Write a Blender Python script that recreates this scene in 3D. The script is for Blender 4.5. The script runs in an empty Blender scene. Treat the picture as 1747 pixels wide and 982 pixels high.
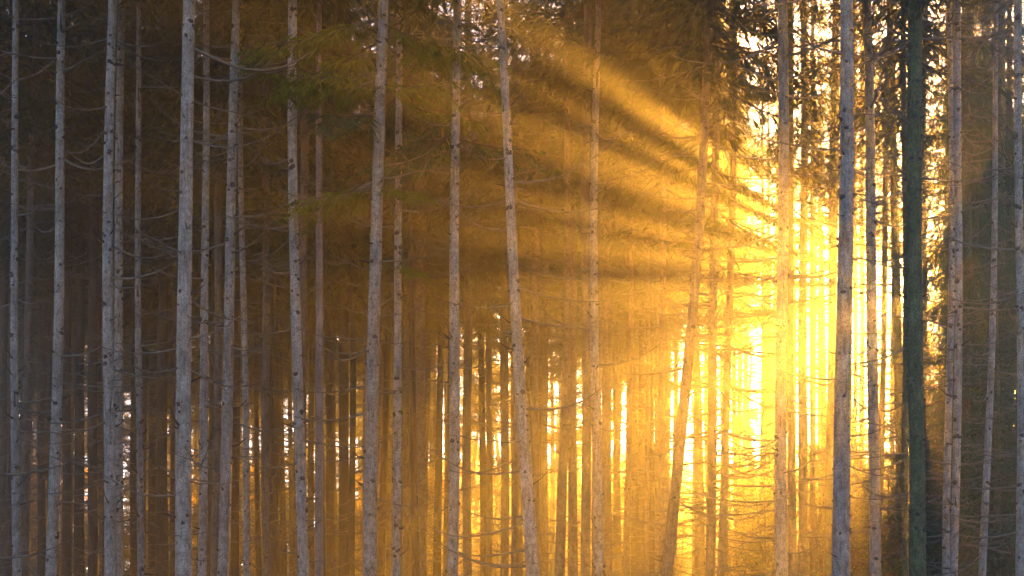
import bpy, math, random
import numpy as np
from mathutils import Matrix, Vector, Euler

# ------------------------------------------------------------------ camera
scene = bpy.context.scene
F_PX, CX, HOR = 2400.0, 873.5, 985.0        # focal length, centre and horizon in photo pixels (1747 wide)
CAM_H = 1.6
cam_data = bpy.data.cameras.new("camera")
cam_data.sensor_width = 36.0
cam_data.lens = 36.0 * F_PX / 1747.0
cam_data.shift_y = (HOR - 491.0) / 1747.0
cam_data.clip_end = 3000
cam = bpy.data.objects.new("camera", cam_data)
scene.collection.objects.link(cam)
cam.location = (0, 0, CAM_H)
cam.rotation_euler = (math.radians(90), 0, 0)
scene.camera = cam

# ------------------------------------------------------------------ sky, sun, exposure
SUN_AZ = math.atan2(1560 - CX, F_PX)                       # to the right of the view axis
SUN_EL = math.atan2(HOR - 495, math.hypot(F_PX, 1560 - CX))
S = Vector((math.sin(SUN_AZ) * math.cos(SUN_EL), math.cos(SUN_AZ) * math.cos(SUN_EL), math.sin(SUN_EL)))
world = bpy.data.worlds.new("World")
scene.world = world
world.use_nodes = True
nt = world.node_tree
sky = nt.nodes.new("ShaderNodeTexSky")
sky.sky_type = 'NISHITA'
sky.sun_disc = False
sky.sun_elevation = SUN_EL
sky.sun_rotation = SUN_AZ
sky.dust_density = 0.3
sky.air_density = 0.36
sky.ozone_density = 1.2
nt.links.new(sky.outputs[0], nt.nodes["Background"].inputs[0])
nt.nodes["Background"].inputs[1].default_value = 0.05

sun_data = bpy.data.lights.new("sun", 'SUN')
sun_data.energy = 5.0
sun_data.angle = math.radians(0.5)
sun_data.color = (1.0, 0.46, 0.045)
sun = bpy.data.objects.new("sun", sun_data)
scene.collection.objects.link(sun)
sun.location = S * 120
sun.rotation_euler = S.to_track_quat('Z', 'Y').to_euler()

scene.view_settings.view_transform = 'Standard'
scene.view_settings.look = 'None'
scene.view_settings.exposure = 3.55
scene.view_settings.gamma = 1.0
scene.view_settings.use_curve_mapping = False
scene.cycles.max_bounces = 5
scene.cycles.diffuse_bounces = 3
scene.cycles.transmission_bounces = 3
scene.cycles.volume_bounces = 0
scene.cycles.sample_clamp_indirect = 4.0
scene.cycles.use_denoising = True
scene.cycles.adaptive_threshold = 0.01

HAZE_DENSITY = 0.0034
HAZE_G = 0.82

RNG = np.random.default_rng(11)
random.seed(11)
LINK = scene.collection.objects.link


# ------------------------------------------------------------------ materials
def new_mat(name):
    m = bpy.data.materials.new(name)
    m.use_nodes = True
    n = m.node_tree
    for x in list(n.nodes):
        n.nodes.remove(x)
    out = n.nodes.new("ShaderNodeOutputMaterial")
    return m, n, out


def ramp(n, stops):
    r = n.nodes.new("ShaderNodeValToRGB")
    e = r.color_ramp.elements
    while len(e) > len(stops):
        e.remove(e[-1])
    while len(e) < len(stops):
        e.new(0.5)
    for k, (p, c) in enumerate(stops):
        e[k].position = p
        e[k].color = (*c, 1)
    return r


def mapping(n, scale):
    tc = n.nodes.new("ShaderNodeTexCoord")
    mp = n.nodes.new("ShaderNodeMapping")
    mp.inputs['Scale'].default_value = scale
    n.links.new(tc.outputs['Object'], mp.inputs[0])
    return mp


def noise(n, vec, scale, detail=4, rough=0.6):
    t = n.nodes.new("ShaderNodeTexNoise")
    t.inputs['Scale'].default_value = scale
    t.inputs['Detail'].default_value = detail
    t.inputs['Roughness'].default_value = rough
    n.links.new(vec, t.inputs['Vector'])
    return t


def mixrgb(n, kind, a, b, fac):
    m = n.nodes.new("ShaderNodeMix")
    m.data_type = 'RGBA'
    m.blend_type = kind
    for sock, v in ((m.inputs[0], fac), (m.inputs[6], a), (m.inputs[7], b)):
        if hasattr(v, 'is_output'):
            n.links.new(v, sock)
        elif isinstance(v, (int, float)):
            sock.default_value = v
        else:
            sock.default_value = (*v, 1)
    return m.outputs[2]


def bark_material(name, dark, mid, light, moss=(0.10, 0.12, 0.06), moss_amt=0.35, speckle=1.0):
    m, n, out = new_mat(name)
    fine = mapping(n, (1, 1, 0.75))
    fib = mapping(n, (1, 1, 0.10))
    n1 = noise(n, fine.outputs[0], 55, 5, 0.7)              # scaly grain
    n2 = noise(n, fine.outputs[0], 3.2, 4, 0.6)             # big patches
    n3 = noise(n, fib.outputs[0], 30, 4, 0.6)               # vertical cracks
    vo = n.nodes.new("ShaderNodeTexVoronoi")
    vo.inputs['Scale'].default_value = 38
    n.links.new(fine.outputs[0], vo.inputs['Vector'])
    r1 = ramp(n, [(0.36, dark), (0.50, mid), (0.64, light)])
    n.links.new(n1.outputs['Fac'], r1.inputs[0])
    r2 = ramp(n, [(0.36, (0.55, 0.52, 0.50)), (0.66, (1.1, 1.1, 1.1))])
    n.links.new(n2.outputs['Fac'], r2.inputs[0])
    c = mixrgb(n, 'MULTIPLY', r1.outputs[0], r2.outputs[0], 0.8)
    r3 = ramp(n, [(0.34, (0.35, 0.32, 0.30)), (0.46, (1, 1, 1))])
    n.links.new(n3.outputs['Fac'], r3.inputs[0])
    c = mixrgb(n, 'MULTIPLY', c, r3.outputs[0], 0.6 * speckle)
    n5 = noise(n, fine.outputs[0], 13, 4, 0.65)             # mottling
    r7 = ramp(n, [(0.36, (0.70, 0.68, 0.66)), (0.56, (1.12, 1.12, 1.12))])
    n.links.new(n5.outputs['Fac'], r7.inputs[0])
    c = mixrgb(n, 'MULTIPLY', c, r7.outputs[0], speckle)
    r4 = ramp(n, [(0.10, (0.35, 0.33, 0.32)), (0.28, (1, 1, 1))])
    n.links.new(vo.outputs['Distance'], r4.inputs[0])
    c = mixrgb(n, 'MULTIPLY', c, r4.outputs[0], 0.55 * speckle)
    n4 = noise(n, fine.outputs[0], 1.3, 5, 0.7)             # algae and lichen
    r5 = ramp(n, [(0.50, (0, 0, 0)), (0.70, (1, 1, 1))])
    n.links.new(n4.outputs['Fac'], r5.inputs[0])
    mm = n.nodes.new("ShaderNodeMath")
    mm.operation = 'MULTIPLY'
    mm.inputs[1].default_value = moss_amt
    n.links.new(r5.outputs[0], mm.inputs[0])
    c = mixrgb(n, 'MIX', c, moss, mm.outputs[0])
    oi = n.nodes.new("ShaderNodeObjectInfo")
    r6 = ramp(n, [(0, (0.78, 0.76, 0.76)), (0.5, (1, 1, 1)), (1, (1.12, 1.06, 1.0))])
    n.links.new(oi.outputs['Random'], r6.inputs[0])
    c = mixrgb(n, 'MULTIPLY', c, r6.outputs[0], 1.0)
    b = n.nodes.new("ShaderNodeBsdfPrincipled")
    b.inputs['Roughness'].default_value = 0.92
    b.inputs['Specular IOR Level'].default_value = 0.15
    n.links.new(c, b.inputs['Base Color'])
    add = n.nodes.new("ShaderNodeMath")
    add.operation = 'ADD'
    n.links.new(n1.outputs['Fac'], add.inputs[0])
    n.links.new(n3.outputs['Fac'], add.inputs[1])
    bp = n.nodes.new("ShaderNodeBump")
    bp.inputs['Strength'].default_value = 0.8
    bp.inputs['Distance'].default_value = 0.02
    n.links.new(add.outputs[0], bp.inputs['Height'])
    n.links.new(bp.outputs[0], b.inputs['Normal'])
    n.links.new(b.outputs[0], out.inputs[0])
    return m


def leaf_material(name, diff, trans, t=0.4, var=0.35):
    m, n, out = new_mat(name)
    mp = mapping(n, (1, 1, 1))
    ns = noise(n, mp.outputs[0], 2.3, 3, 0.6)
    lo = tuple(1 - var for _ in range(3))
    hi = (1 + var, 1 + var * 0.9, 1 + var * 0.3)
    r = ramp(n, [(0.3, lo), (0.7, hi)])
    n.links.new(ns.outputs['Fac'], r.inputs[0])
    d = n.nodes.new("ShaderNodeBsdfDiffuse")
    tr = n.nodes.new("ShaderNodeBsdfTranslucent")
    n.links.new(mixrgb(n, 'MULTIPLY', diff, r.outputs[0], 1.0), d.inputs[0])
    n.links.new(mixrgb(n, 'MULTIPLY', trans, r.outputs[0], 1.0), tr.inputs[0])
    mx = n.nodes.new("ShaderNodeMixShader")
    mx.inputs[0].default_value = t
    n.links.new(d.outputs[0], mx.inputs[1])
    n.links.new(tr.outputs[0], mx.inputs[2])
    n.links.new(mx.outputs[0], out.inputs[0])
    return m


def plain_material(name, a, b, scale=14, rough=0.9):
    m, n, out = new_mat(name)
    mp = mapping(n, (1, 1, 1))
    ns = noise(n, mp.outputs[0], scale, 4, 0.6)
    r = ramp(n, [(0.35, a), (0.65, b)])
    n.links.new(ns.outputs['Fac'], r.inputs[0])
    p = n.nodes.new("ShaderNodeBsdfPrincipled")
    p.inputs['Roughness'].default_value = rough
    p.inputs['Specular IOR Level'].default_value = 0.15
    n.links.new(r.outputs[0], p.inputs['Base Color'])
    n.links.new(p.outputs[0], out.inputs[0])
    return m


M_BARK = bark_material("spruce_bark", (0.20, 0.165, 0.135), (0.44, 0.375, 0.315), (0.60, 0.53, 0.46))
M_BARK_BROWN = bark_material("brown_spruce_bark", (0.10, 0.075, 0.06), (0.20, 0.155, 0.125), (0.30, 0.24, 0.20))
M_BARK_SHADE_TONED = bark_material("dark_spruce_bark", (0.035, 0.026, 0.020), (0.085, 0.065, 0.052), (0.14, 0.11, 0.09), (0.05, 0.055, 0.03))  # bark colour darkened to carry the shade inside the stand
M_BARK_MOSSY = bark_material("mossy_spruce_bark", (0.045, 0.045, 0.022), (0.155, 0.155, 0.070), (0.31, 0.30, 0.16),
                             (0.05, 0.085, 0.022), 0.75)
M_BARK_SMOOTH = bark_material("smooth_pole_bark", (0.20, 0.14, 0.12), (0.33, 0.25, 0.22), (0.42, 0.33, 0.30),
                              (0.2, 0.17, 0.14), 0.2, 0.4)
M_KNOT = plain_material("knot_bark", (0.035, 0.028, 0.025), (0.09, 0.075, 0.065), 40)
M_TWIG = plain_material("dead_twig", (0.10, 0.09, 0.07), (0.20, 0.18, 0.14), 6)
M_STEM = plain_material("live_stem", (0.05, 0.04, 0.03), (0.10, 0.08, 0.06), 6)
M_NEEDLE = leaf_material("spruce_needles", (0.040, 0.062, 0.022), (0.16, 0.15, 0.03), 0.35)
M_NEEDLE_DARK = leaf_material("dark_spruce_needles", (0.034, 0.085, 0.050), (0.05, 0.10, 0.03), 0.25)
M_NEEDLE_FRESH = leaf_material("fresh_spruce_needles", (0.075, 0.14, 0.022), (0.17, 0.22, 0.03), 0.4)
M_LEAF_GOLD = leaf_material("golden_leaves", (0.30, 0.19, 0.03), (0.62, 0.40, 0.06), 0.55, 0.4)
M_LEAF_RUST = leaf_material("rust_leaves", (0.32, 0.10, 0.02), (0.60, 0.22, 0.03), 0.55, 0.4)
M_LEAF_GREEN = leaf_material("yellow_green_leaves", (0.12, 0.12, 0.025), (0.34, 0.30, 0.05), 0.5, 0.4)


# ------------------------------------------------------------------ mesh helpers
class MB:
    """Collects vertices and faces with a material slot for each face."""
    def __init__(self):
        self.v, self.f, self.m, self.n = [], [], [], 0

    def add(self, V, Fs, mi=0):
        V = np.asarray(V, float)
        Fs = np.asarray(Fs, int)
        self.v.append(V)
        self.f.append(Fs + self.n)
        self.m.append(np.full(len(Fs), mi))
        self.n += len(V)

    def mesh(self, name, mats, smooth=True):
        me = bpy.data.meshes.new(name)
        V = np.concatenate(self.v).astype(np.float32)
        loops = np.concatenate([f.ravel() for f in self.f]).astype(np.int32)
        sizes = np.concatenate([np.full(len(f), f.shape[1]) for f in self.f]).astype(np.int32)
        starts = np.concatenate([[0], np.cumsum(sizes)[:-1]]).astype(np.int32)
        me.vertices.add(len(V))
        me.vertices.foreach_set("co", V.ravel())
        me.loops.add(len(loops))
        me.loops.foreach_set("vertex_index", loops)
        me.polygons.add(len(sizes))
        me.polygons.foreach_set("loop_start", starts)
        me.polygons.foreach_set("loop_total", sizes)
        me.polygons.foreach_set("material_index", np.concatenate(self.m).astype(np.int32))
        me.polygons.foreach_set("use_smooth", np.full(len(sizes), smooth))
        for x in mats:
            me.materials.append(x)
        me.update(calc_edges=True)
        return me


def tube(mb, P, R, sides=5, mi=0, cap=True):
    P = np.asarray(P, float)
    R = np.asarray(R, float)
    T = np.gradient(P, axis=0)
    T /= np.linalg.norm(T, axis=1)[:, None] + 1e-9
    ref = np.where(np.abs(T[:, 2:3]) > 0.85, np.array([[1.0, 0, 0]]), np.array([[0, 0, 1.0]]))
    A = np.cross(T, ref)
    A /= np.linalg.norm(A, axis=1)[:, None] + 1e-9
    B = np.cross(T, A)
    a = np.linspace(0, 2 * np.pi, sides, endpoint=False)
    V = P[:, None] + R[:, None, None] * (np.cos(a)[None, :, None] * A[:, None] + np.sin(a)[None, :, None] * B[:, None])
    n = len(P)
    i, j = np.meshgrid(np.arange(n - 1), np.arange(sides), indexing='ij')
    i, j = i.ravel(), j.ravel()
    k = (j + 1) % sides
    mb.add(V.reshape(-1, 3), np.stack([i * sides + j, i * sides + k, (i + 1) * sides + k, (i + 1) * sides + j], 1), mi)


def obj(name, data, parent=None, loc=(0, 0, 0), rot=(0, 0, 0), scale=(1, 1, 1)):
    o = bpy.data.objects.new(name, data)
    LINK(o)
    o.location, o.rotation_euler, o.scale = loc, rot, scale
    if parent:
        o.parent = parent
    return o


def tag(o, label=None, cat=None, group=None, kind=None):
    for k, v in (("label", label), ("category", cat), ("group", group), ("kind", kind)):
        if v:
            o[k] = v
    return o


def px(x, y, d):
    """World point seen at photo pixel (x, y) at depth d."""
    return np.array([(x - CX) / F_PX * d, d, CAM_H + (HOR - y) / F_PX * d])


# ------------------------------------------------------------------ ground and haze
def ground_h(x, y):
    return (0.10 * np.sin(x * 0.31 + 1.0) * np.cos(y * 0.27) + 0.05 * np.sin(x * 0.9 + y * 0.7)) * np.clip((np.abs(y) + np.abs(x)) / 12, 0, 1)


g = MB()
gx = np.concatenate([np.linspace(-200, -60, 12), np.linspace(-54, 54, 90), np.linspace(60, 200, 12)])
gy = np.concatenate([np.linspace(-200, -12, 14), np.linspace(-8, 130, 110), np.linspace(136, 200, 8)])
X, Y = np.meshgrid(gx, gy, indexing='ij')
Z = ground_h(X, Y)
nx, ny = len(gx), len(gy)
i, j = np.meshgrid(np.arange(nx - 1), np.arange(ny - 1), indexing='ij')
i, j = i.ravel(), j.ravel()
g.add(np.stack([X, Y, Z], -1).reshape(-1, 3), np.stack([i * ny + j, (i + 1) * ny + j, (i + 1) * ny + j + 1, i * ny + j + 1], 1))
M_GROUND = plain_material("forest_floor", (0.045, 0.032, 0.020), (0.10, 0.085, 0.035), 1.7)
tag(obj("ground", g.mesh("ground", [M_GROUND])), kind="structure")

m, n, out = new_mat("haze_air")
pv = n.nodes.new("ShaderNodeVolumePrincipled")
pv.inputs['Color'].default_value = (1.0, 0.91, 0.74, 1)
pv.inputs['Density'].default_value = HAZE_DENSITY
pv.inputs['Anisotropy'].default_value = HAZE_G
n.links.new(pv.outputs[0], out.inputs['Volume'])
hb = MB()
c = np.array([[x, y, z] for x in (-203, 203) for y in (-203, 203) for z in (-1.6, 34.0)], float)
hb.add(c, [[0, 1, 3, 2], [4, 6, 7, 5], [0, 4, 5, 1], [2, 3, 7, 6], [0, 2, 6, 4], [1, 5, 7, 3]])
tag(obj("haze", hb.mesh("haze", [m], False)), kind="stuff")


# a wooded slope across the valley, seen through the gaps
def hill_h(x, y):
    a = x / np.maximum(y, 1) * F_PX + CX                    # bearing
    side = np.clip((a - 420) / 350, 0, 1) * np.clip((2600 - a) / 500, 0, 1)
    return -0.8 + 15.0 * side * np.clip((y - 138) / 55, 0, 1) ** 0.8 + 0.6 * np.sin(x * 0.11) * side


hx, hy = np.linspace(-70, 190, 60), np.linspace(134, 199, 32)
X, Y = np.meshgrid(hx, hy, indexing='ij')
i, j = np.meshgrid(np.arange(59), np.arange(31), indexing='ij')
i, j = i.ravel(), j.ravel()
hm = MB()
hm.add(np.stack([X, Y, hill_h(X, Y)], -1).reshape(-1, 3), np.stack([i * 32 + j, (i + 1) * 32 + j, (i + 1) * 32 + j + 1, i * 32 + j + 1], 1))
M_HILL = plain_material("hill_turf", (0.04, 0.045, 0.018), (0.08, 0.075, 0.03), 0.4)
tag(obj("hill", hm.mesh("hill", [M_HILL])), kind="structure")
wood = MB()
for k in range(520):
    y = RNG.uniform(142, 194)
    a = RNG.uniform(520, 1950)
    x = (a - CX) / F_PX * y
    h = RNG.uniform(3, 7)
    z0 = float(hill_h(x, y)) - 0.2
    ang = np.linspace(0, 2 * np.pi, 9, endpoint=False)
    rows = []
    for q in range(6):                                      # ragged tiers
        f = q / 5
        r = h * 0.24 * (1 - f) * (1 + 0.35 * (-1) ** np.arange(9)) * RNG.uniform(0.8, 1.2, 9) + 0.03
        rows.append(np.stack([x + r * np.cos(ang), y + r * np.sin(ang), z0 + h * f + RNG.normal(0, 0.15, 9)], 1))
    V = np.concatenate(rows)
    i, j = np.meshgrid(np.arange(5), np.arange(9), indexing='ij')
    i, j = i.ravel(), j.ravel()
    wood.add(V, np.stack([i * 9 + j, i * 9 + (j + 1) % 9, (i + 1) * 9 + (j + 1) % 9, (i + 1) * 9 + j], 1))
tag(obj("far_wood", wood.mesh("far_wood", [M_NEEDLE_DARK], False)), "hazy wood on the slope far behind the trunks", "wood", kind="stuff")


# ------------------------------------------------------------------ dead branch, stub and bough templates
def dead_branch(rng, side_twigs, sag, up):
    """Along +X, one metre long; droops, then turns up at its tip."""
    mb = MB()
    t = np.linspace(0, 1, 8)
    wob = np.cumsum(rng.normal(0, 0.014, 8))
    wob -= wob[0]
    z = -sag * np.sin(t * np.pi * 0.75) + up * t ** 2.4
    P = np.stack([t, wob + rng.uniform(-0.14, 0.14) * t ** 2, z], 1)
    tube(mb, P, 0.0098 * (1 - t) ** 0.75 + 0.0024, 4)
    for k in range(side_twigs):
        s = rng.uniform(0.22, 0.94)
        p0 = np.array([np.interp(s, t, P[:, q]) for q in range(3)])
        a = rng.choice([-1, 1]) * rng.uniform(0.4, 1.0)
        L = rng.uniform(0.10, 0.38) * (1.15 - s)
        dz = rng.normal(-0.05, 0.30)
        u = np.linspace(0, 1, 4)
        Q = p0 + np.stack([u * L * math.cos(a), u * L * math.sin(a), L * (dz * u + 0.35 * rng.uniform(-0.3, 1) * u ** 2)], 1)
        tube(mb, Q, 0.0035 * (1 - u) + 0.0015, 3)
    return mb


BR = []
for k in range(18):
    mb = dead_branch(RNG, int(RNG.integers(0, 9)), RNG.uniform(0.02, 0.20), RNG.uniform(0.02, 0.30))
    BR.append((mb, mb.mesh("dead_branch_%d" % k, [M_TWIG])))


TWIGGY = []
for k in range(10):
    mb = dead_branch(RNG, int(RNG.integers(12, 20)), RNG.uniform(0.02, 0.18), RNG.uniform(0.0, 0.22))
    TWIGGY.append((mb, mb.mesh("twiggy_branch_%d" % k, [M_TWIG])))


def bough(rng, ntw, sub, droop):
    """Live spruce bough along +X, one metre long: a stem with drooping needle sprays."""
    mb = MB()
    t = np.linspace(0, 1, 5)
    P = np.stack([t, rng.uniform(-0.08, 0.08) * t ** 2, -droop * t + 0.16 * t ** 2.2], 1)
    tube(mb, P, 0.010 * (1 - t) + 0.003, 3, 1)
    V, T = [], []

    def blade(p, d, L, w, nrm):
        d = d / (np.linalg.norm(d) + 1e-9)
        s = np.cross(d, nrm)
        s /= np.linalg.norm(s) + 1e-9
        b = len(V)
        V.extend([p, p + d * L * 0.45 + s * w * 0.5, p + d * L, p + d * L * 0.45 - s * w * 0.5])
        T.append([b, b + 1, b + 2, b + 3])

    for k in range(ntw):
        s = 0.10 + 0.9 * (k + rng.uniform(0, 1)) / ntw
        p0 = np.array([np.interp(min(s, 1), t, P[:, q]) for q in range(3)])
        a = (1 if k % 2 else -1) * rng.uniform(0.55, 1.05) * (1.0 if s < 0.9 else 0.4)
        L = rng.uniform(0.22, 0.40) * (1.18 - 0.75 * s)
        d = np.array([math.cos(a), math.sin(a), rng.uniform(-0.75, -0.05)])
        nrm = np.array([rng.normal(0, 0.4), rng.normal(0, 0.4), 1.0])
        blade(p0, d, L, 0.025, nrm)
        for q in range(sub):
            f = rng.uniform(0.2, 0.9)
            aa = a + rng.choice([-1, 1]) * rng.uniform(0.4, 0.9)
            dd = np.array([math.cos(aa), math.sin(aa), d[2] + rng.uniform(-0.7, 0.1)])
            blade(p0 + d / np.linalg.norm(d) * L * f, dd, L * rng.uniform(0.34, 0.66), 0.024,
                  np.array([rng.normal(0, 0.6), rng.normal(0, 0.6), 1.0]))
    mb.add(np.array(V), np.array(T), 0)
    return mb


BOUGH_FINE = [bough(RNG, 30, 6, RNG.uniform(0.15, 0.35)) for _ in range(5)]
BOUGH_FAR = [bough(RNG, 23, 3, RNG.uniform(0.15, 0.35)) for _ in range(5)]


def place(mb_to, mb_from, M3, loc):
    for V, Fs, mi in zip(mb_from.v, mb_from.f, mb_from.m):
        mb_to.v.append(V @ M3.T + loc)
        mb_to.m.append(mi)
    for Fs in mb_from.f:
        mb_to.f.append(Fs + mb_to.n)
    mb_to.n += mb_from.n


def rot3(az, pitch, roll, s):
    e = Euler((roll, pitch, az)).to_matrix()
    return np.array(e) * s


# gaps in the canopy through which the shafts fall: (angle about the sun line, half width in degrees, inner and outer radius in metres, share of the needles missing)
SV = np.array(S)
UV_U = np.array([math.cos(SUN_AZ), -math.sin(SUN_AZ), 0.0])
UV_V = np.cross(UV_U, SV)
GAPS = [(154.9, 3.0, 0.4, 8.2, 1), (149.0, 1.2, 0.8, 7.2, 1), (143.2, 2.5, 0.6, 8.6, 1), (136, 0.8, 2.0, 7.0, 1), (163.4, 1.8, 0.7, 6.5, 0.97), (169.6, 3.0, 0.7, 7.0, 0.97), (179.0, 4.6, 0.5, 8.0, 0.97), (8, 26, 0.42, 1.0, 1), (204, 25, 0.4, 14.0, 0.9)]


GAP_RNG = np.random.default_rng(5)


def in_gap(p):
    q = np.asarray(p) - np.array([0, 0, CAM_H])
    u, v = q @ UV_U, q @ UV_V
    r = np.hypot(u, v)
    a = np.degrees(np.arctan2(v, u)) % 360
    hit = np.zeros(len(q), bool)
    jit = GAP_RNG.uniform(0.75, 1.2, len(q))                # ragged rims
    jit2 = GAP_RNG.uniform(0.5, 1.15, len(q))
    for a0, w, r0, r1, share in GAPS:
        hit |= (np.abs(a - a0) < w * (jit if w < 10 else jit2)) & (r > r0) & (r < r1) & (GAP_RNG.random(len(q)) < share)
    return hit


def crown_boughs(rng, height, radius, count, thin=1.0, top=0.12):
    """Bough list for a spruce crown: (height above crown base, azimuth, pitch, roll, length)."""
    out = []
    for k in range(count):
        f = ((k + rng.uniform(0, 1)) / count) ** 1.05
        z = f * height
        prof = (0.55 + 0.45 * min(1, f / 0.16)) * (1 - f) ** 0.72 + top * (1 - f)
        L = radius * prof * rng.uniform(0.65, 1.12) + 0.12
        out.append((z, rng.uniform(0, 2 * math.pi), rng.uniform(-0.05, 0.42) - 0.35 * f, rng.uniform(-0.25, 0.25), L))
    return out


def crown_mb(boughs, templates, rng):
    mb = MB()
    for z, az, pitch, roll, L in boughs:
        place(mb, templates[int(rng.integers(len(templates)))], rot3(az, pitch, roll, L), np.array([0, 0, z]))
    return mb


def crown_pool(name, mat, boughs):
    out = []
    for b in boughs:
        mb = crown_mb(b, BOUGH_FAR, RNG)
        out.append((mb, mb.mesh(name, [mat, M_STEM], False), mat))
    return out


POOL = {
    'normal': crown_pool("crown", M_NEEDLE, [crown_boughs(RNG, RNG.uniform(14, 16), RNG.uniform(2.4, 3.0), 152) for _ in range(5)]),
    'sparse': crown_pool("crown", M_NEEDLE, [crown_boughs(RNG, RNG.uniform(14, 16), RNG.uniform(1.9, 2.4), 66) for _ in range(3)]),
    'dense': crown_pool("crown", M_NEEDLE_DARK, [crown_boughs(RNG, 15.5, RNG.uniform(2.7, 3.1), 190, top=0.1) for _ in range(3)]),
}


def carve(item, loc, az0, sc):
    """A crown that would close one of the canopy gaps gets a mesh of its own with that needle spray left out."""
    global CARVED
    mb, me, mat = item
    Rm = np.array(Euler((0, 0, az0)).to_matrix())
    V = np.concatenate(mb.v) * np.array(sc) @ Rm.T + loc
    ms, hits, total = [], 0, 0
    for Fs, mi in zip(mb.f, mb.m):
        hit = in_gap(V[Fs].mean(1))
        if mi[0] == 1:
            hit &= False
        hits, total = hits + hit.sum(), total + len(hit)
        ms.append(~hit)
    if hits < 0.015 * total:
        return me
    CARVED += 1
    nb = MB()
    nb.v, nb.n = mb.v, mb.n
    nb.f = [Fs[k] for Fs, k in zip(mb.f, ms) if k.any()]
    nb.m = [mi[k] for mi, k in zip(mb.m, ms) if k.any()]
    return nb.mesh("crown", [mat, M_STEM], False)


CARVED = 0


# ------------------------------------------------------------------ trunks
def trunk_mesh(name, centre, radius, height, mat, rng, sides=14, seg=46):
    """centre(z) -> local xy, radius(z) -> metres."""
    mb = MB()
    z = np.concatenate([np.linspace(0, 1.0, 6)[:-1], np.linspace(1.0, height, seg)])
    ph = rng.uniform(0, 6.28, 6)
    P = np.array([[*centre(t), t] for t in z])
    a = np.linspace(0, 2 * np.pi, sides, endpoint=False)
    r = np.array([radius(t) for t in z])
    r = r * (1 + 0.55 * np.exp(-z / 0.35))
    rr = r[:, None] * (1 + 0.030 * np.sin(3 * a[None] + ph[0] + z[:, None] * 0.5) + 0.022 * np.sin(5 * a[None] + ph[1] - z[:, None] * 0.9)
                       + 0.10 * np.exp(-z / 0.4)[:, None] * np.sin(4 * a[None] + ph[2])
                       + rng.normal(0, 0.010, (len(z), sides)))
    V = np.stack([P[:, None, 0] + rr * np.cos(a), P[:, None, 1] + rr * np.sin(a), np.repeat(z[:, None], sides, 1)], -1)
    n = len(z)
    i, j = np.meshgrid(np.arange(n - 1), np.arange(sides), indexing='ij')
    i, j = i.ravel(), j.ravel()
    k = (j + 1) % sides
    mb.add(V.reshape(-1, 3), np.stack([i * sides + j, i * sides + k, (i + 1) * sides + k, (i + 1) * sides + j], 1))
    return mb.mesh(name, [mat])


def stub_mesh(name, centre, radius, rng, h0, h1, per_m):
    """Knots and broken branch stubs in rough whorls along a trunk."""
    mb = MB()
    z = h0
    while z < h1:
        whorl = rng.random() < 0.45
        for q in range(int(rng.integers(3, 6)) if whorl else int(rng.integers(1, 3))):
            a = rng.uniform(0, 6.28)
            zz = z + rng.normal(0, 0.05)
            r = radius(zz)
            d = np.array([math.cos(a), math.sin(a), rng.uniform(-0.3, 0.6)])
            c0 = np.array([*centre(zz), zz]) + d * r * 0.9
            s = rng.uniform(0.016, 0.038) * (1.3 if whorl else 0.8)
            L = rng.uniform(0.012, 0.04) if rng.random() < 0.75 else rng.uniform(0.08, 0.30)
            s *= 1.0 if L < 0.06 else 0.5
            t = np.array([0, 0.45, 1.0])
            up = np.array([0, 0, 1.0])
            P = c0 + d * (t[:, None] * (L + r * 0.1)) + up * (t[:, None] ** 2 * L * rng.uniform(-0.2, 0.8))
            tube(mb, P, np.array([s * 1.25, s * 0.75, s * 0.25]), 5)
        z += rng.uniform(0.6, 1.4) / per_m
    return mb.mesh(name, [M_KNOT])


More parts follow.
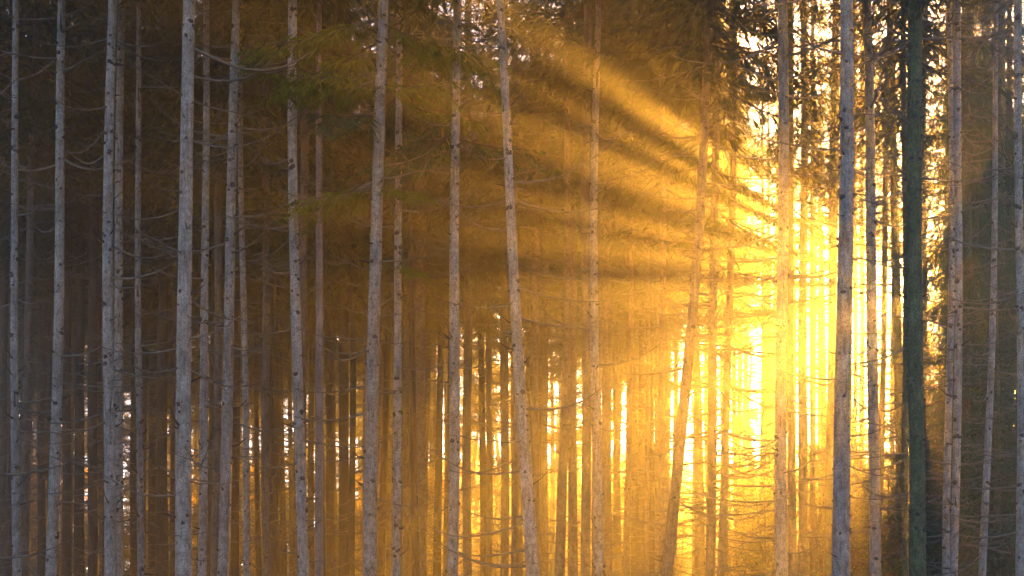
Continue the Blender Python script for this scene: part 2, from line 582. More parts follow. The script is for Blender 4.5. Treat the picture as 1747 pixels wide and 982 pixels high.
def spruce(pts, w_top, w_bot, d, label, mat=None, branches=24, reach=(0.5, 2.2), crown='normal', live=None, group="spruces at the front of the stand",
           height=None, stubs=True, crown_base=None, rise=(-0.25, 0.30), zr=(1.2, None), wide=1.0):
    """A spruce measured from the photo: pts = (pixel y, pixel x) along its trunk, widths in pixels at top and bottom of the frame."""
    rng = np.random.default_rng(int(pts[0][1] * 7 + d * 13))
    mat = mat or M_BARK
    height = height or rng.uniform(27, 31)
    pts = sorted(pts)
    zs = np.array([CAM_H + (HOR - y) / F_PX * d for y, x in pts])[::-1]
    xs = np.array([(x - CX) / F_PX * d for y, x in pts])[::-1]
    def cx(z):
        if z < zs[0]:
            return xs[0] + (z - zs[0]) * (xs[1] - xs[0]) / (zs[1] - zs[0]) * 0.7
        if z > zs[-1]:
            return xs[-1] + (z - zs[-1]) * (xs[-1] - xs[-2]) / (zs[-1] - zs[-2]) * 0.6
        if len(xs) == 3:                                   # smooth curve through the three points
            return float(sum(xs[i] * np.prod([(z - zs[j]) / (zs[i] - zs[j]) for j in range(3) if j != i]) for i in range(3)))
        return float(np.interp(z, zs, xs))
    x0 = cx(0.0)
    gz = float(ground_h(x0, d)) - 0.05
    ph = rng.uniform(0, 6.28, 4)
    amp = rng.uniform(0.01, 0.03)
    centre = lambda z: (cx(z) - x0 + amp * math.sin(z * 0.55 + ph[0]), amp * math.sin(z * 0.4 + ph[1]) + rng_lean * z)
    rng_lean = rng.uniform(-0.008, 0.008)
    rb, rt = w_bot * d / F_PX / 2, w_top * d / F_PX / 2
    z_lo, z_hi = CAM_H + (HOR - 982) / F_PX * d, CAM_H + HOR / F_PX * d
    def radius(z):
        if z <= z_hi:
            return rb + (rt - rb) * (z - z_lo) / (z_hi - z_lo)
        return max(0.012, rt * (1 - (z - z_hi) / (height - z_hi)))
    root = tag(obj("spruce_tree", None, None, (x0, d, gz)), label, "tree", group)
    trunk = obj("trunk", trunk_mesh("trunk", centre, radius, height, mat, rng), root)
    if stubs:
        tag(obj("branch_stubs", stub_mesh("branch_stubs", centre, radius, rng, 0.8, min(z_hi + 2, height - 4), 3.2 if d < 34 else 1.6), trunk), kind="stuff")
    base = crown_base or (max(z_hi + rng.uniform(0.3, 1.5), 12.5) if d < 34 else rng.uniform(11.5, 15.5))
    zmax = zr[1] or min(base + 0.5, z_hi + 0.8)
    for k in range(int(branches * (1.6 if pts[0][1] > 1190 else 1.4))):
        z = rng.uniform(zr[0], zmax)
        az = rng.choice([0, math.pi]) + rng.normal(0, 0.75)
        L = rng.uniform(*reach) * (0.75 + 0.25 * z / zmax)
        c0 = centre(z)
        r = radius(z) * 0.7
        pool = TWIGGY if pts[0][1] > 1190 and rng.random() < 0.7 else BR
        o = obj("dead_branch", pool[int(rng.integers(len(pool)))][1], root, (c0[0] + r * math.cos(az), c0[1] + r * math.sin(az), z),
                (rng.uniform(-0.5, 0.5), -rng.uniform(*rise), az), (L, L, L * rng.uniform(0.8, 1.3)))
        o.scale.y = L * rng.choice([-1, 1])
    if live:
        for (z, az, L, dark) in live:
            mb = MB()
            place(mb, BOUGH_FINE[int(rng.integers(5))], rot3(0, 0.12, 0, L), np.zeros(3))
            for q in range(7):
                f = 0.2 + 0.11 * q
                place(mb, BOUGH_FINE[int(rng.integers(5))], rot3((-1) ** q * rng.uniform(0.5, 1.0), rng.uniform(0.3, 0.8), 0, L * rng.uniform(0.28, 0.45)),
                      np.array([L * f, 0, -L * f * 0.26]))
            c0 = centre(z)
            obj("needle_bough", mb.mesh("needle_bough", [M_NEEDLE_DARK if dark else M_NEEDLE_FRESH, M_STEM], False), root,
                (c0[0], c0[1], z), (0, rng.uniform(-0.1, 0.1), az))
    if crown:
        item = POOL[crown][int(rng.integers(len(POOL[crown])))]
        s = (height + 0.6 - base) / 15.5
        az0 = rng.uniform(0, 6.28)
        c0 = centre(base)
        loc = np.array([c0[0], c0[1], base])
        me = carve(item, np.array([x0, d, gz]) + loc, az0, (wide, wide, s))
        obj("crown", me, root, tuple(loc), (0, 0, az0), (wide, wide, s))
    return root



FRONT = "pale spruces at the front of the stand"
MID = "dimmer spruces just behind the front row"
BACK = "dark spruces deeper in the stand"

# left third ------------------------------------------------------
spruce([(0, 27), (491, 25), (982, 29)], 10, 15, 27, "bluish grey slender spruce trunk, leftmost of the pale trunks", group=FRONT, branches=18)
spruce([(0, 68), (491, 50), (982, 42)], 11, 14, 37, "dim brown spruce leaning left at its foot, just right of the leftmost pale trunk", M_BARK_BROWN, group=MID, branches=14)
spruce([(0, 110), (491, 99), (982, 89)], 13, 20, 27, "grey spruce trunk tapering upwards, second pale trunk from the left edge", group=FRONT, branches=22)
spruce([(0, 191), (491, 185), (982, 186)], 15, 21, 26, "pale grey spruce standing left of and touching a dimmer trunk, third pale trunk from left", group=FRONT, branches=24)
spruce([(0, 209), (491, 203), (982, 203)], 12, 16, 31, "slightly dimmer spruce tucked close behind the right side of the third pale trunk", group=FRONT, branches=14)
spruce([(0, 236), (491, 237), (982, 240)], 8, 13, 29, "thin straight grey spruce left of the thickest left-hand trunk", group=FRONT, branches=20)
spruce([(0, 323), (491, 314), (982, 315)], 20, 29, 24, "thickest pale violet-grey spruce trunk in the left half", group=FRONT, branches=26)
spruce([(0, 349), (491, 350), (982, 343)], 10, 16, 29, "slender grey spruce just right of the thickest left-hand trunk", group=FRONT, branches=18)
spruce([(0, 376), (491, 372), (982, 367)], 12, 13, 38, "dim brown spruce half hidden behind the bright trunk that tapers to top left of centre", M_BARK_BROWN, group=MID, branches=12)
spruce([(0, 404), (491, 391), (982, 381)], 14, 20, 26, "bright lilac-grey spruce leaning right as it rises, left of the smooth pole", group=FRONT, branches=26)
spruce([(0, 411), (491, 415), (982, 423)], 8, 12, 36, "thin brownish spruce right beside the bright lilac-grey leaning trunk", group=MID, branches=12)
spruce([(0, 499), (491, 502), (982, 519)], 15, 19, 26, "pale spruce whose foot bends right with a glowing rim, left of the smooth pole", group=FRONT, branches=24)
spruce([(0, 522), (491, 517), (982, 512)], 13, 14, 36, "dim brown spruce showing between the bent-foot trunk and the smooth pole", M_BARK_BROWN, group=MID, branches=12)
spruce([(0, 546), (491, 545), (982, 545)], 9, 15, 27, "smooth pinkish brown pole-like trunk without knots", M_BARK_SMOOTH, group=FRONT, branches=7, stubs=False, zr=(6, None))
spruce([(0, 456), (491, 453), (982, 456)], 12, 15, 41, "hazy brown spruce alone in the gap left of the bent-foot trunk", M_BARK_BROWN, group=MID, branches=14)

# middle ----------------------------------------------------------
spruce([(0, 655), (491, 638), (982, 632)], 17, 25, 25, "stout grey spruce with green needle boughs across its top, left of centre", group=FRONT, branches=22,
       live=[(11.6, 3.3, 2.3, 0), (11.2, 2.7, 2.0, 0), (10.6, 3.5, 1.9, 0), (9.9, 3.9, 1.5, 1), (8.7, 2.9, 1.6, 0), (11.5, 0.3, 1.4, 0), (10.4, -0.5, 1.5, 0), (8.6, -0.6, 1.1, 0)])
spruce([(0, 681), (491, 679), (982, 675)], 11, 15, 28, "slim spruce with hanging green needle sprays, right of the stout boughed trunk", group=FRONT, branches=18,
       live=[(12.6, 0.2, 2.1, 0), (12.2, -0.7, 1.9, 0), (11.2, -0.3, 1.7, 0), (10.8, 0.5, 1.3, 0), (9.5, -1.2, 1.2, 0), (8.0, -0.9, 0.9, 0), (11.8, 3.0, 1.2, 0)])
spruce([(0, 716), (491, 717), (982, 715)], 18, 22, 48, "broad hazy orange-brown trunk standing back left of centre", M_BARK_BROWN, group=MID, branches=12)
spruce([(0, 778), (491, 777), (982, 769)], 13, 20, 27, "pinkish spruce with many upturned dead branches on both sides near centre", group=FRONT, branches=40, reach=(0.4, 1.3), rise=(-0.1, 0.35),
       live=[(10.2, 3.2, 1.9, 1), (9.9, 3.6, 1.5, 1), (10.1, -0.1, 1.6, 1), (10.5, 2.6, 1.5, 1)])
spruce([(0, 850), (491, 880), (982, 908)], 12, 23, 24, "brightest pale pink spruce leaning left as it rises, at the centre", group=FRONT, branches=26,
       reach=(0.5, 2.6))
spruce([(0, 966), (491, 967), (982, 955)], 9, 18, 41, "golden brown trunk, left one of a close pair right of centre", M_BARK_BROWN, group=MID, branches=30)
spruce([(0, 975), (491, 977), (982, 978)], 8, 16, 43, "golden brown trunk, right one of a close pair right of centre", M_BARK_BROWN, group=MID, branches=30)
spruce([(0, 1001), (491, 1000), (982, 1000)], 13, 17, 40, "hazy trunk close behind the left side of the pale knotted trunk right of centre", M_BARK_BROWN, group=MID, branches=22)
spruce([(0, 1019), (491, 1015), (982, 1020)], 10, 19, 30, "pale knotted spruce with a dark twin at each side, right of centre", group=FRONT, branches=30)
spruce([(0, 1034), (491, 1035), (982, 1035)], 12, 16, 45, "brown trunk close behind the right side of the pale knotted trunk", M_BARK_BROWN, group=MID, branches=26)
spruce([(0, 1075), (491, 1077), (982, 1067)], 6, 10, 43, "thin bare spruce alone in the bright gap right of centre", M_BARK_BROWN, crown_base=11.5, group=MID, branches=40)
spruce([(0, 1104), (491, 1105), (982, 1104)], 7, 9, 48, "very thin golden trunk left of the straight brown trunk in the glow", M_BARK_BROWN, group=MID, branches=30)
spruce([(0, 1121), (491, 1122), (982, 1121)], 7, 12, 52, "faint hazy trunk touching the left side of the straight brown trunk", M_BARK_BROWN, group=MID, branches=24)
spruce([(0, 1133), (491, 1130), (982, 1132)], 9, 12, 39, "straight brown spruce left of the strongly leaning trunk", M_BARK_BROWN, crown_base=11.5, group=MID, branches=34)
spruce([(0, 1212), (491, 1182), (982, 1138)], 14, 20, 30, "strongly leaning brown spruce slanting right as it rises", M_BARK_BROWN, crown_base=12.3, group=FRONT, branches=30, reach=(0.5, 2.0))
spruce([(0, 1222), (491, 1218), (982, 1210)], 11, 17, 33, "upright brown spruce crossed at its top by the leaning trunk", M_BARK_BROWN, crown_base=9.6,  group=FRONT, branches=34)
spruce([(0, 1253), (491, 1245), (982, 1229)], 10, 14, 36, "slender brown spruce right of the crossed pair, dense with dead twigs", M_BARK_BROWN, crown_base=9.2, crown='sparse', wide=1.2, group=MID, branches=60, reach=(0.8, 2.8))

# right third -----------------------------------------------------
spruce([(0, 1335), (491, 1335), (982, 1333)], 17, 22, 27, "thick sunlit tan spruce at the left of the brightest sky", group=FRONT, branches=34, reach=(0.6, 2.4))
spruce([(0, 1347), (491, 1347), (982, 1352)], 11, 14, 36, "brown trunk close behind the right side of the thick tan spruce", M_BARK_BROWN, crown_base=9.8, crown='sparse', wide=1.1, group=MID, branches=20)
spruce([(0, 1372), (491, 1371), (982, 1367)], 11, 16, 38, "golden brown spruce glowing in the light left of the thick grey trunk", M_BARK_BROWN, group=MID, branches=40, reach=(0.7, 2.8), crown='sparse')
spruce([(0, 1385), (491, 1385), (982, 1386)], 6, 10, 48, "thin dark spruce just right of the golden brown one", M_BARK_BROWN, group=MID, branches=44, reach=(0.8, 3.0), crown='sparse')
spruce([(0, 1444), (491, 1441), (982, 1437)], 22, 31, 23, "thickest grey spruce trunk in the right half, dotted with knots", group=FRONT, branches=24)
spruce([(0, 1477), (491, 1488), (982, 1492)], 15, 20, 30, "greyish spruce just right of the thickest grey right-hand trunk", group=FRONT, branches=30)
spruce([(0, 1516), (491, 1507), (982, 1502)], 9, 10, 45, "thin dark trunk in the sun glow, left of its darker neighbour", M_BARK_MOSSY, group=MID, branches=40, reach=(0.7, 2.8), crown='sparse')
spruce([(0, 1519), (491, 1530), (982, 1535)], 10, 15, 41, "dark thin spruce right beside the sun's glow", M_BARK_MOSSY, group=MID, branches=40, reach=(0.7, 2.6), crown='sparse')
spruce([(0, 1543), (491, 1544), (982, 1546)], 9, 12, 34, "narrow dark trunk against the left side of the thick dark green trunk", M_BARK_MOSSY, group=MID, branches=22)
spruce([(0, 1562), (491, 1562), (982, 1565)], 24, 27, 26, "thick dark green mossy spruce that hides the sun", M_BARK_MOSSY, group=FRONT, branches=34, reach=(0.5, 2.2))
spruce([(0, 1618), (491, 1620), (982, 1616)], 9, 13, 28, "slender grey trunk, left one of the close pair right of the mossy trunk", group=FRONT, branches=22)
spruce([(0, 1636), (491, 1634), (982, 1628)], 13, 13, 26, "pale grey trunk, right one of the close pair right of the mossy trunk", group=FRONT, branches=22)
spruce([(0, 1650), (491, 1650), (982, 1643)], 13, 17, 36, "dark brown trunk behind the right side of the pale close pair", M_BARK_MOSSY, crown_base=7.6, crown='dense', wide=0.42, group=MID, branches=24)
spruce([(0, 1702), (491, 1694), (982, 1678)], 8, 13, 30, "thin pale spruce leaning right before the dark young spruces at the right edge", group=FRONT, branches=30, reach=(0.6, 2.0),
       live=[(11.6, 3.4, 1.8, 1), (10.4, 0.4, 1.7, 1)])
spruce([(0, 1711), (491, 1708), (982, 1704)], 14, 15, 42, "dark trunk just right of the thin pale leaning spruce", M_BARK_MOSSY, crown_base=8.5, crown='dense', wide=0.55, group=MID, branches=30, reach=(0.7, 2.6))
spruce([(0, 1740), (491, 1741), (982, 1740)], 12, 16, 24, "blue-grey spruce trunk at the right edge of the picture", group=FRONT, branches=22)

# darker trunks told apart in the gaps, plus two added to block sun -----------------------------
for x0, x1, w, d, lab in [
    (6, 8, 12, 50, "black trunk at the very left edge of the picture"),
    (80, 70, 15, 52, "black trunk slanting left at its foot between the first two pale trunks"),
    (114, 113, 16, 50, "dark trunk close to the right side of the second pale trunk"),
    (135, 133, 14, 56, "dark trunk midway between the second and third pale trunks"),
    (158, 157, 17, 48, "dark brown trunk just left of the third pale trunk"),
    (227, 228, 12, 55, "dark trunk hiding at the left side of the thin straight grey spruce"),
    (259, 260, 14, 58, "dark trunk just right of the thin straight grey spruce"),
    (279, 277, 18, 50, "wide dark brown trunk left of the thickest left-hand trunk"),
    (297, 296, 13, 60, "dark trunk touching the left side of the thickest left-hand trunk"),
    (404, 402, 14, 52, "dark trunk between the bright leaning trunk and its thin brown neighbour"),
    (471, 475, 12, 60, "dark hazy trunk just left of the bent-foot pale trunk"),
    (568, 566, 12, 58, "narrow amber-brown trunk, left one of two right of the smooth pole"),
    (588, 586, 18, 50, "wide amber-brown trunk, right one of two right of the smooth pole"),
    (652, 652, 10, 62, "amber trunk showing between the stout boughed trunk and the slim one"),
    (694, 692, 11, 55, "amber trunk just right of the slim trunk with hanging sprays"),
    (798, 797, 15, 52, "misty golden trunk right of the trunk with upturned branches"),
    (836, 834, 11, 62, "faint misty trunk midway between the two central pale trunks"),
    (861, 861, 15, 56, "misty golden trunk left of the brightest leaning trunk"),
    (878, 879, 12, 46, "amber trunk crossing behind the brightest leaning trunk"),
    (914, 912, 15, 48, "amber trunk right of the foot of the brightest leaning trunk"),
    (932, 929, 11, 60, "pale misty trunk left of the golden close pair"),
    (1152, 1152, 9, 62, "faint golden trunk behind the strongly leaning spruce"),
    (1192, 1190, 10, 58, "misty orange trunk between the leaning spruce and the upright brown one"),
    (1424, 1413, 14, 46, "dark trunk at the left of the thickest grey right-hand trunk"),
    (1575, 1576, 14, 58, "dark trunk mostly hidden behind the right side of the mossy trunk"),  # added trunk, closes the sun slot lighting the right-hand haze
    (1618, 1617, 14, 47, "dark trunk hidden behind the slender left one of the pale pair"),  # added trunk, keeps sun off the haze at right
    (1459, 1460, 8, 58, "thin amber trunk just right of the thickest grey right-hand trunk"),
    (1470, 1471, 9, 60, "thin mossy trunk left of the greyish spruce in the sun glow"),
]:
    spruce([(0, x0), (982, x1)], w * 0.8, w, d, lab, M_BARK_MOSSY if x0 > 1400 else M_BARK_SHADE_TONED if x0 < 600 else M_BARK_BROWN, group=BACK,
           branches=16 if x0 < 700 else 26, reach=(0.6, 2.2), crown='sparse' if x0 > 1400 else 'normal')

# ------------------------------------------------------------------ the stand behind
def far_kit(k, count=46, pool=BR):
    rng = np.random.default_rng(300 + k)
    h = 28 + k % 4
    ph = rng.uniform(0, 6.28, 2)
    centre = lambda z: (0.05 * math.sin(z * 0.3 + ph[0]), 0.05 * math.sin(z * 0.25 + ph[1]))
    radius = lambda z: 0.16 * (1 - 0.95 * z / h) + 0.01
    tr = trunk_mesh("far_trunk_%d" % k, centre, radius, h, M_BARK_SHADE_TONED, rng, 10, 22)
    mb = MB()
    for q in range(count):
        z = rng.uniform(1.5, 15 if count < 100 else 20)
        az = rng.uniform(0, 6.28)
        L = rng.uniform(0.5, 2.4)
        place(mb, pool[int(rng.integers(len(pool)))][0], rot3(az, -rng.uniform(-0.25, 0.3), rng.uniform(-0.5, 0.5), L), np.array([*centre(z), z]))
    return h, tr, mb.mesh("far_dead_branches_%d" % k, [M_TWIG])


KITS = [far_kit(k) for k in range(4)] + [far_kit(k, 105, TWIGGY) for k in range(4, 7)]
SPOTS, FAR = [], []


def far_tree(x, y, label, group, crown='normal', base=None, wide=1.0, twiggy=False):
    rng = np.random.default_rng(int(abs(x) * 31 + y * 57))
    h, tr, db = KITS[int(rng.integers(4, 7)) if twiggy else int(rng.integers(4))]
    gz = float(ground_h(x, y)) - 0.05
    w = rng.uniform(0.75, 1.25)
    tilt = (rng.normal(0, 0.010), rng.normal(0, 0.010), rng.uniform(0, 6.28))
    root = tag(obj("spruce_tree", None, None, (x, y, gz), tilt), label, "tree", group)
    obj("trunk", tr, root, scale=(w, w, 1))
    tag(obj("dead_branches", db, root), kind="stuff")
    FAR.append((CX + x / y * F_PX, root, label))
    if crown:
        item = POOL[crown][int(rng.integers(len(POOL[crown])))]
        base = base + rng.uniform(-1, 1) * (4 if twiggy else 1) if base else rng.uniform(11.5, 17)
        s = (h + 0.6 - base) / 15.5
        me = carve(item, np.array([x, y, gz + base]), tilt[2], (wide, wide, s))
        obj("crown", me, root, (0, 0, base), (0, 0, 0), (wide, wide, s))
    return root


def scatter(n, x0, x1, d0, d1, label, group, gap, **kw):
    rng = np.random.default_rng(int(abs(x0 * 3 + x1 + n)))
    made = tries = 0
    while made < n and tries < n * 60:
        tries += 1
        d = rng.uniform(d0, d1)
        x = (rng.uniform(x0, x1) - CX) / F_PX * d
        if any((x - a) ** 2 + (d - b) ** 2 < gap ** 2 for a, b in SPOTS):
            continue
        SPOTS.append((x, d))
        far_tree(x, d, label, group, **kw)
        made += 1


scatter(62, -80, 720, 46, 74, "dark spruce with a dense crown in the shaded stand on the left", "spruces of the left stand", 2.0)
scatter(70, -60, 720, 74, 116, "far dark spruce in the deep shaded stand on the left", "far spruces of the left stand", 1.9)
scatter(34, 700, 1060, 56, 95, "far amber-hazed spruce in the stand behind the centre", "far spruces behind the centre", 2.0)
scatter(14, 1000, 1140, 50, 84, "far golden spruce between the pale knotted trunk and the leaning one", "far spruces right of centre", 2.2, base=13)
scatter(13, 1120, 1270, 50, 84, "far sparse golden spruce around the crossed pair", "far spruces in the golden gap", 2.2, base=13, wide=0.95)
scatter(17, 1250, 1650, 58, 88, "far thin spruce with a high crown against the brightest sky", "far spruces before the bright sky", 2.6, base=14, crown='sparse', wide=1.2, twiggy=True)
scatter(4, 1262, 1322, 58, 80, "far twiggy spruce in the brightest gap left of the thick tan trunk", "far spruces before the bright sky", 1.8, base=9, crown='sparse')
scatter(2, 1640, 1665, 58, 72, "far dense spruce behind the pale close pair", "far spruces behind the pale pair", 2.2, base=5, crown='dense')
scatter(16, 1650, 2100, 46, 75, "far dark spruce behind the right edge", "far spruces at the right edge", 2.2, base=12)  # those past the right edge are unseen, added to shade the haze

scatter(12, -700, -60, 20, 48, "unseen spruce added beyond the left edge to shade the stand", "unseen shading spruces beyond the left edge", 2.6)  # out-of-frame trees added to cut sky light on the left

# each far tree is told apart by the front trunks it shows between
NAMED = [(26, "leftmost pale trunk"), (95, "second pale trunk"), (186, "third pale trunk"), (238, "thin straight trunk"), (314, "thickest left-hand trunk"),
         (347, "slender grey trunk"), (386, "lilac-grey leaning trunk"), (508, "bent-foot trunk"), (545, "smooth pole"), (635, "stout boughed trunk"),
         (677, "slim trunk with sprays"), (774, "trunk with upturned branches"), (893, "brightest leaning trunk"), (972, "golden close pair"),
         (1017, "pale knotted trunk"), (1072, "thin bare trunk"), (1131, "straight brown trunk"), (1165, "strongly leaning trunk"), (1214, "upright crossed trunk"),
         (1240, "slender twiggy trunk"), (1334, "thick tan trunk"), (1369, "golden brown trunk"), (1439, "thickest grey trunk"), (1490, "greyish trunk"),
         (1563, "mossy trunk"), (1625, "pale close pair"), (1688, "thin leaning pale trunk"), (1740, "blue-grey edge trunk")]
ORD = ["first", "second", "third", "fourth", "fifth", "sixth", "seventh", "eighth", "ninth", "tenth"] + ["%dth" % k for k in range(11, 60)]
gaps = {}
for a, root, lab in sorted(FAR, key=lambda t: t[0]):
    if -15 < a < 1762:
        gaps.setdefault(sum(1 for nx_, _ in NAMED if nx_ < a), []).append((root, lab))
for gk, items in gaps.items():
    where = ("left of the " + NAMED[0][1]) if gk == 0 else ("right of the " + NAMED[-1][1]) if gk == len(NAMED) else "between %s and %s" % (NAMED[gk - 1][1], NAMED[gk][1])
    for k, (root, lab) in enumerate(items):
        tone = "dark" if "dark" in lab or "dense" in lab else "amber-hazed" if "amber" in lab else "golden-hazed" if "golden" in lab else "thin"
        root["label"] = "far %s spruce, %s %s" % (tone, (ORD[k] + " from left") if len(items) > 1 else "the only one", where)

# ------------------------------------------------------------------ young dense spruces at right
def young_spruce(x, y, h, k, label, group):
    gz = float(ground_h(x, y)) - 0.05
    rng = np.random.default_rng(int(abs(x) * 10 + y))
    root = tag(obj("young_spruce", None, None, (x, y, gz)), label, "tree", group)
    mb = MB()
    tube(mb, [(0, 0, 0), (0.03, 0, h * 0.5), (0, 0, h)], [0.11, 0.07, 0.01], 7)
    obj("trunk", mb.mesh("young_trunk", [M_BARK_MOSSY]), root)
    s = h / 15.0
    obj("crown", POOL["dense"][k % 3][1], root, (0, 0, 0.25), (0, 0, rng.uniform(0, 6.28)), (rng.uniform(0.8, 1.05) * max(s, 0.7), rng.uniform(0.8, 1.05) * max(s, 0.7), s))


for k, (X, d, ytop, lab) in enumerate([
    (1515, 46, 760, "low dark young spruce below the sun's glow"),
    (1500, 63, 585, "dark young spruce behind the greyish spruce, below the sun"),
    (1532, 60, 545, "dark young spruce behind the dark thin trunk, below the sun"),
    (1566, 66, 530, "dark young spruce straight behind the foot of the mossy trunk"),
    (1592, 57, 565, "dark young spruce below the gap right of the mossy trunk"),
    (1440, 64, 700, "dark young spruce behind the foot of the thickest grey trunk"),
    (1412, 66, 770, "low dark young spruce left of the foot of the thickest grey trunk"),
    (1466, 66, 630, "dark young spruce between the thickest grey trunk and the greyish spruce"),
    (1602, 40, 540, "dark young spruce right behind the foot of the mossy trunk"),
    (1632, 36, 410, "dark teal young spruce behind the pale close pair"),
    (1668, 39, 360, "tall dark young spruce right of the pale close pair"),
    (1700, 34, 430, "dense dark young spruce behind the thin leaning pale spruce"),
    (1738, 38, 330, "tall dense young spruce at the right edge, before the far trunks"),
    (1785, 33, 380, "dense young spruce cut by the right edge of the picture"),
    (1650, 47, 300, "tallest dark young spruce behind the dark brown trunk right of the pale pair"),
    (1690, 48, 280, "slim tall young spruce between the pale pair and the thin leaning spruce"),
    (1480, 60, 800, "lowest young spruce, at the foot of the greyish spruce"),
]):
    young_spruce((X - CX) / F_PX * d, d, CAM_H + (HOR - ytop) / F_PX * d, k, lab, "young spruces at the right")
for k in range(22):
    d = RNG.uniform(92, 122)
    X = -60 + 32 * k + RNG.uniform(-10, 10)
    young_spruce((X - CX) / F_PX * d, d, CAM_H + (HOR - RNG.uniform(520, 760)) / F_PX * d, k, "small dark young spruce far behind the left stand, %s from left" % ORD[k], "young spruces far behind the left stand")

# ------------------------------------------------------------------ golden broadleaf trees and shrubs beyond
def leafy(name, x, y, h, r, leaves, mat, label, group, stems=5, low=0.15, size=0.11):
    rng = np.random.default_rng(int(abs(x) * 17 + y * 5 + h * 3))
    gz = float(ground_h(x, y)) - 0.05
    root = tag(obj(name, None, None, (x, y, gz)), label, "tree" if name.endswith("tree") else "shrub", group)
    wood, tips = MB(), []
    for s in range(stems):
        a = rng.uniform(0, 6.28)
        spread = r * rng.uniform(0.15, 0.6)
        t = np.linspace(0, 1, 7)
        P = np.stack([spread * t ** 1.4 * math.cos(a), spread * t ** 1.4 * math.sin(a), h * rng.uniform(0.75, 1.0) * t], 1)
        P[1:, :2] += rng.normal(0, 0.05, (6, 2)) * h * 0.12
        tube(wood, P, (0.016 * h * (1 - t) + 0.01) * (0.8 if stems > 2 else 1.0), 5)
        for q in range(12):
            f = rng.uniform(low, 1.0)
            p0 = np.array([np.interp(f, t, P[:, c]) for c in range(3)])
            a2 = rng.uniform(0, 6.28)
            L = r * rng.uniform(0.4, 1.0) * (1.15 - f * 0.75)
            Q = p0 + np.array([[math.cos(a2) * L * u, math.sin(a2) * L * u, L * 0.45 * u] for u in (0, 0.35, 0.7, 1)])
            tube(wood, Q, np.array([0.022, 0.014, 0.009, 0.004]), 3)
            for u in (0.4, 0.6, 0.8, 1.0):
                tips.append(p0 + np.array([math.cos(a2) * L * u, math.sin(a2) * L * u, L * 0.45 * u]))
    obj("trunk" if stems < 3 else "stems", wood.mesh("stems", [M_STEM]), root)
    tips = np.array(tips)
    C = tips[rng.integers(len(tips), size=leaves)] + rng.normal(0, 0.26, (leaves, 3)) * np.array([1, 1, 0.75])
    A = rng.normal(0, 1, (leaves, 3))
    A /= np.linalg.norm(A, axis=1)[:, None]
    B = np.cross(A, rng.normal(0, 1, (leaves, 3)))
    B /= np.linalg.norm(B, axis=1)[:, None]
    sz = rng.uniform(0.6, 1.2, (leaves, 1)) * size
    V = np.stack([C - A * sz * 0.5 - B * sz * 0.2, C + B * sz * 0.42, C + A * sz * 0.6 - B * sz * 0.2], 1).reshape(-1, 3)
    lm = MB()
    lm.add(V, np.arange(leaves * 3).reshape(-1, 3))
    obj("foliage", lm.mesh("foliage", [mat], False), root)


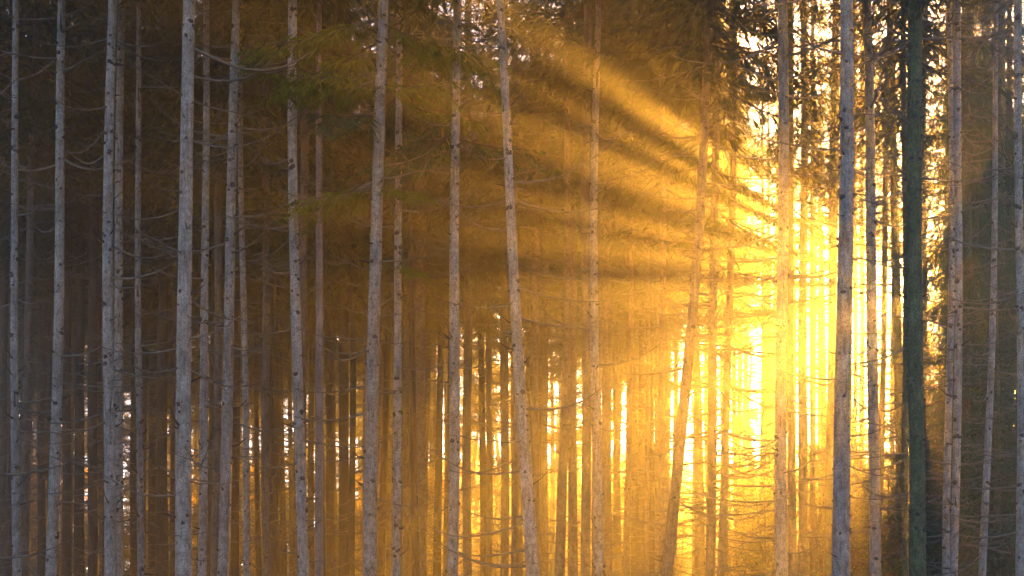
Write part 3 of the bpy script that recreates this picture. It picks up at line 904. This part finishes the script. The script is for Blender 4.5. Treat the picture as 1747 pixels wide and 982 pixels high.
GOLD = "golden autumn trees beyond the stand"
for X, d, ytop, r, mat, nm, lab in [
    (1290, 82, 420, 3.4, M_LEAF_GOLD, "golden_tree", "golden autumn tree left of the thick tan spruce"),
    (1200, 88, 560, 3.6, M_LEAF_GOLD, "golden_tree", "golden autumn tree glowing behind the crossed pair"),
    (1110, 92, 600, 3.8, M_LEAF_GOLD, "golden_tree", "golden autumn tree behind the straight brown spruce"),
    (1020, 96, 620, 3.8, M_LEAF_GOLD, "golden_tree", "golden autumn tree behind the pale knotted spruce"),
    (900, 100, 600, 3.6, M_LEAF_GOLD, "golden_tree", "golden autumn tree behind the brightest leaning spruce"),
    (1590, 84, 450, 2.6, M_LEAF_GOLD, "golden_tree", "golden autumn tree right of the mossy trunk beside the sun"),
    (740, 104, 700, 3.4, M_LEAF_GOLD, "golden_tree", "golden autumn tree low behind the broad hazy trunk"),
    (790, 98, 560, 3.4, M_LEAF_GOLD, "golden_tree", "golden autumn tree right of the trunk with upturned branches"),
    (855, 104, 540, 3.4, M_LEAF_GOLD, "golden_tree", "golden autumn tree just left of the brightest leaning spruce"),
    (935, 97, 560, 3.4, M_LEAF_GOLD, "golden_tree", "golden autumn tree just left of the golden close pair"),
    (995, 104, 540, 3.4, M_LEAF_GOLD, "golden_tree", "golden autumn tree between the golden close pair and the pale knotted spruce"),
    (1625, 70, 330, 1.8, M_LEAF_GREEN, "golden_tree", "slim yellow-green tree behind the pale close pair"),
    (640, 112, 640, 4.0, M_LEAF_GOLD, "golden_tree", "golden autumn tree low behind the stout boughed trunk"),
    (540, 108, 700, 4.0, M_LEAF_GREEN, "golden_tree", "olive autumn tree low behind the smooth pole"),
    (450, 116, 660, 4.2, M_LEAF_GOLD, "golden_tree", "golden autumn tree low left of the bent-foot trunk"),
    (350, 112, 640, 4.2, M_LEAF_GREEN, "golden_tree", "olive autumn tree low behind the slender grey spruce"),
    (250, 118, 600, 4.4, M_LEAF_GOLD, "golden_tree", "golden autumn tree low behind the thin straight grey spruce"),
    (140, 114, 560, 4.2, M_LEAF_GREEN, "golden_tree", "olive autumn tree low between the second and third pale trunks"),
    (60, 118, 480, 4.0, M_LEAF_GOLD, "golden_tree", "golden autumn tree low right of the leftmost pale trunk"),
    (-20, 112, 520, 4.0, M_LEAF_GOLD, "golden_tree", "golden autumn tree cut by the left edge of the picture"),
    (820, 108, 620, 4.0, M_LEAF_GREEN, "golden_tree", "olive autumn tree between the two central pale trunks"),
    (1410, 90, 760, 2.6, M_LEAF_GREEN, "golden_tree", "yellow-green autumn tree left of the thickest grey right-hand trunk"),
]:
    leafy(nm, (X - CX) / F_PX * d, d, CAM_H + (HOR - ytop) / F_PX * d, r, {1290: 13000, 1200: 6000, 1110: 7000}.get(X, 22000 if X < 700 else 12000), mat, lab, GOLD, stems=2, low=0.12, size=0.17)

for X, d, ytop, r, mat, lab in [
    (1265, 62, 800, 1.8, M_LEAF_GOLD, "hazy golden shrub right of the slender twiggy spruce"),
    (1310, 56, 780, 1.9, M_LEAF_GREEN, "hazy olive shrub at the foot of the thick tan spruce"),
    (1395, 54, 740, 1.8, M_LEAF_GREEN, "olive shrub left of the thickest grey right-hand trunk"),
    (1450, 58, 690, 1.6, M_LEAF_GREEN, "yellow-green shrub beside the thickest grey right-hand trunk"),
    (1590, 44, 800, 0.8, M_LEAF_GREEN, "small yellow-green sapling right of the foot of the mossy trunk"),
    (1160, 74, 820, 2.2, M_LEAF_GOLD, "golden shrub behind the foot of the leaning spruce"),
    (1060, 80, 800, 2.2, M_LEAF_GOLD, "golden shrub right of the pale knotted spruce"),
    (840, 84, 760, 2.2, M_LEAF_GOLD, "golden shrub between the two central pale trunks"),
    (735, 76, 760, 1.6, M_LEAF_GOLD, "bright golden shrub left of the trunk with upturned branches"),
    (620, 90, 800, 2.2, M_LEAF_GOLD, "golden shrub behind the foot of the stout boughed trunk"),
    (430, 95, 720, 2.2, M_LEAF_GOLD, "golden shrub low behind the bent-foot trunk"),
    (300, 100, 760, 2.4, M_LEAF_GOLD, "golden shrub low behind the thickest left-hand trunk"),
    (160, 104, 780, 2.4, M_LEAF_GOLD, "golden shrub low between the second and third pale trunks"),
    (55, 86, 560, 1.6, M_LEAF_RUST, "rust-red autumn shrub right of the leftmost pale trunk"),
    (10, 90, 600, 2.0, M_LEAF_GOLD, "golden shrub at the left edge of the picture"),
]:
    leafy("autumn_shrub", (X - CX) / F_PX * d, d, CAM_H + (HOR - ytop) / F_PX * d, r, 4200, mat, lab, "autumn shrubs under the stand", stems=6, low=0.1, size=0.13)
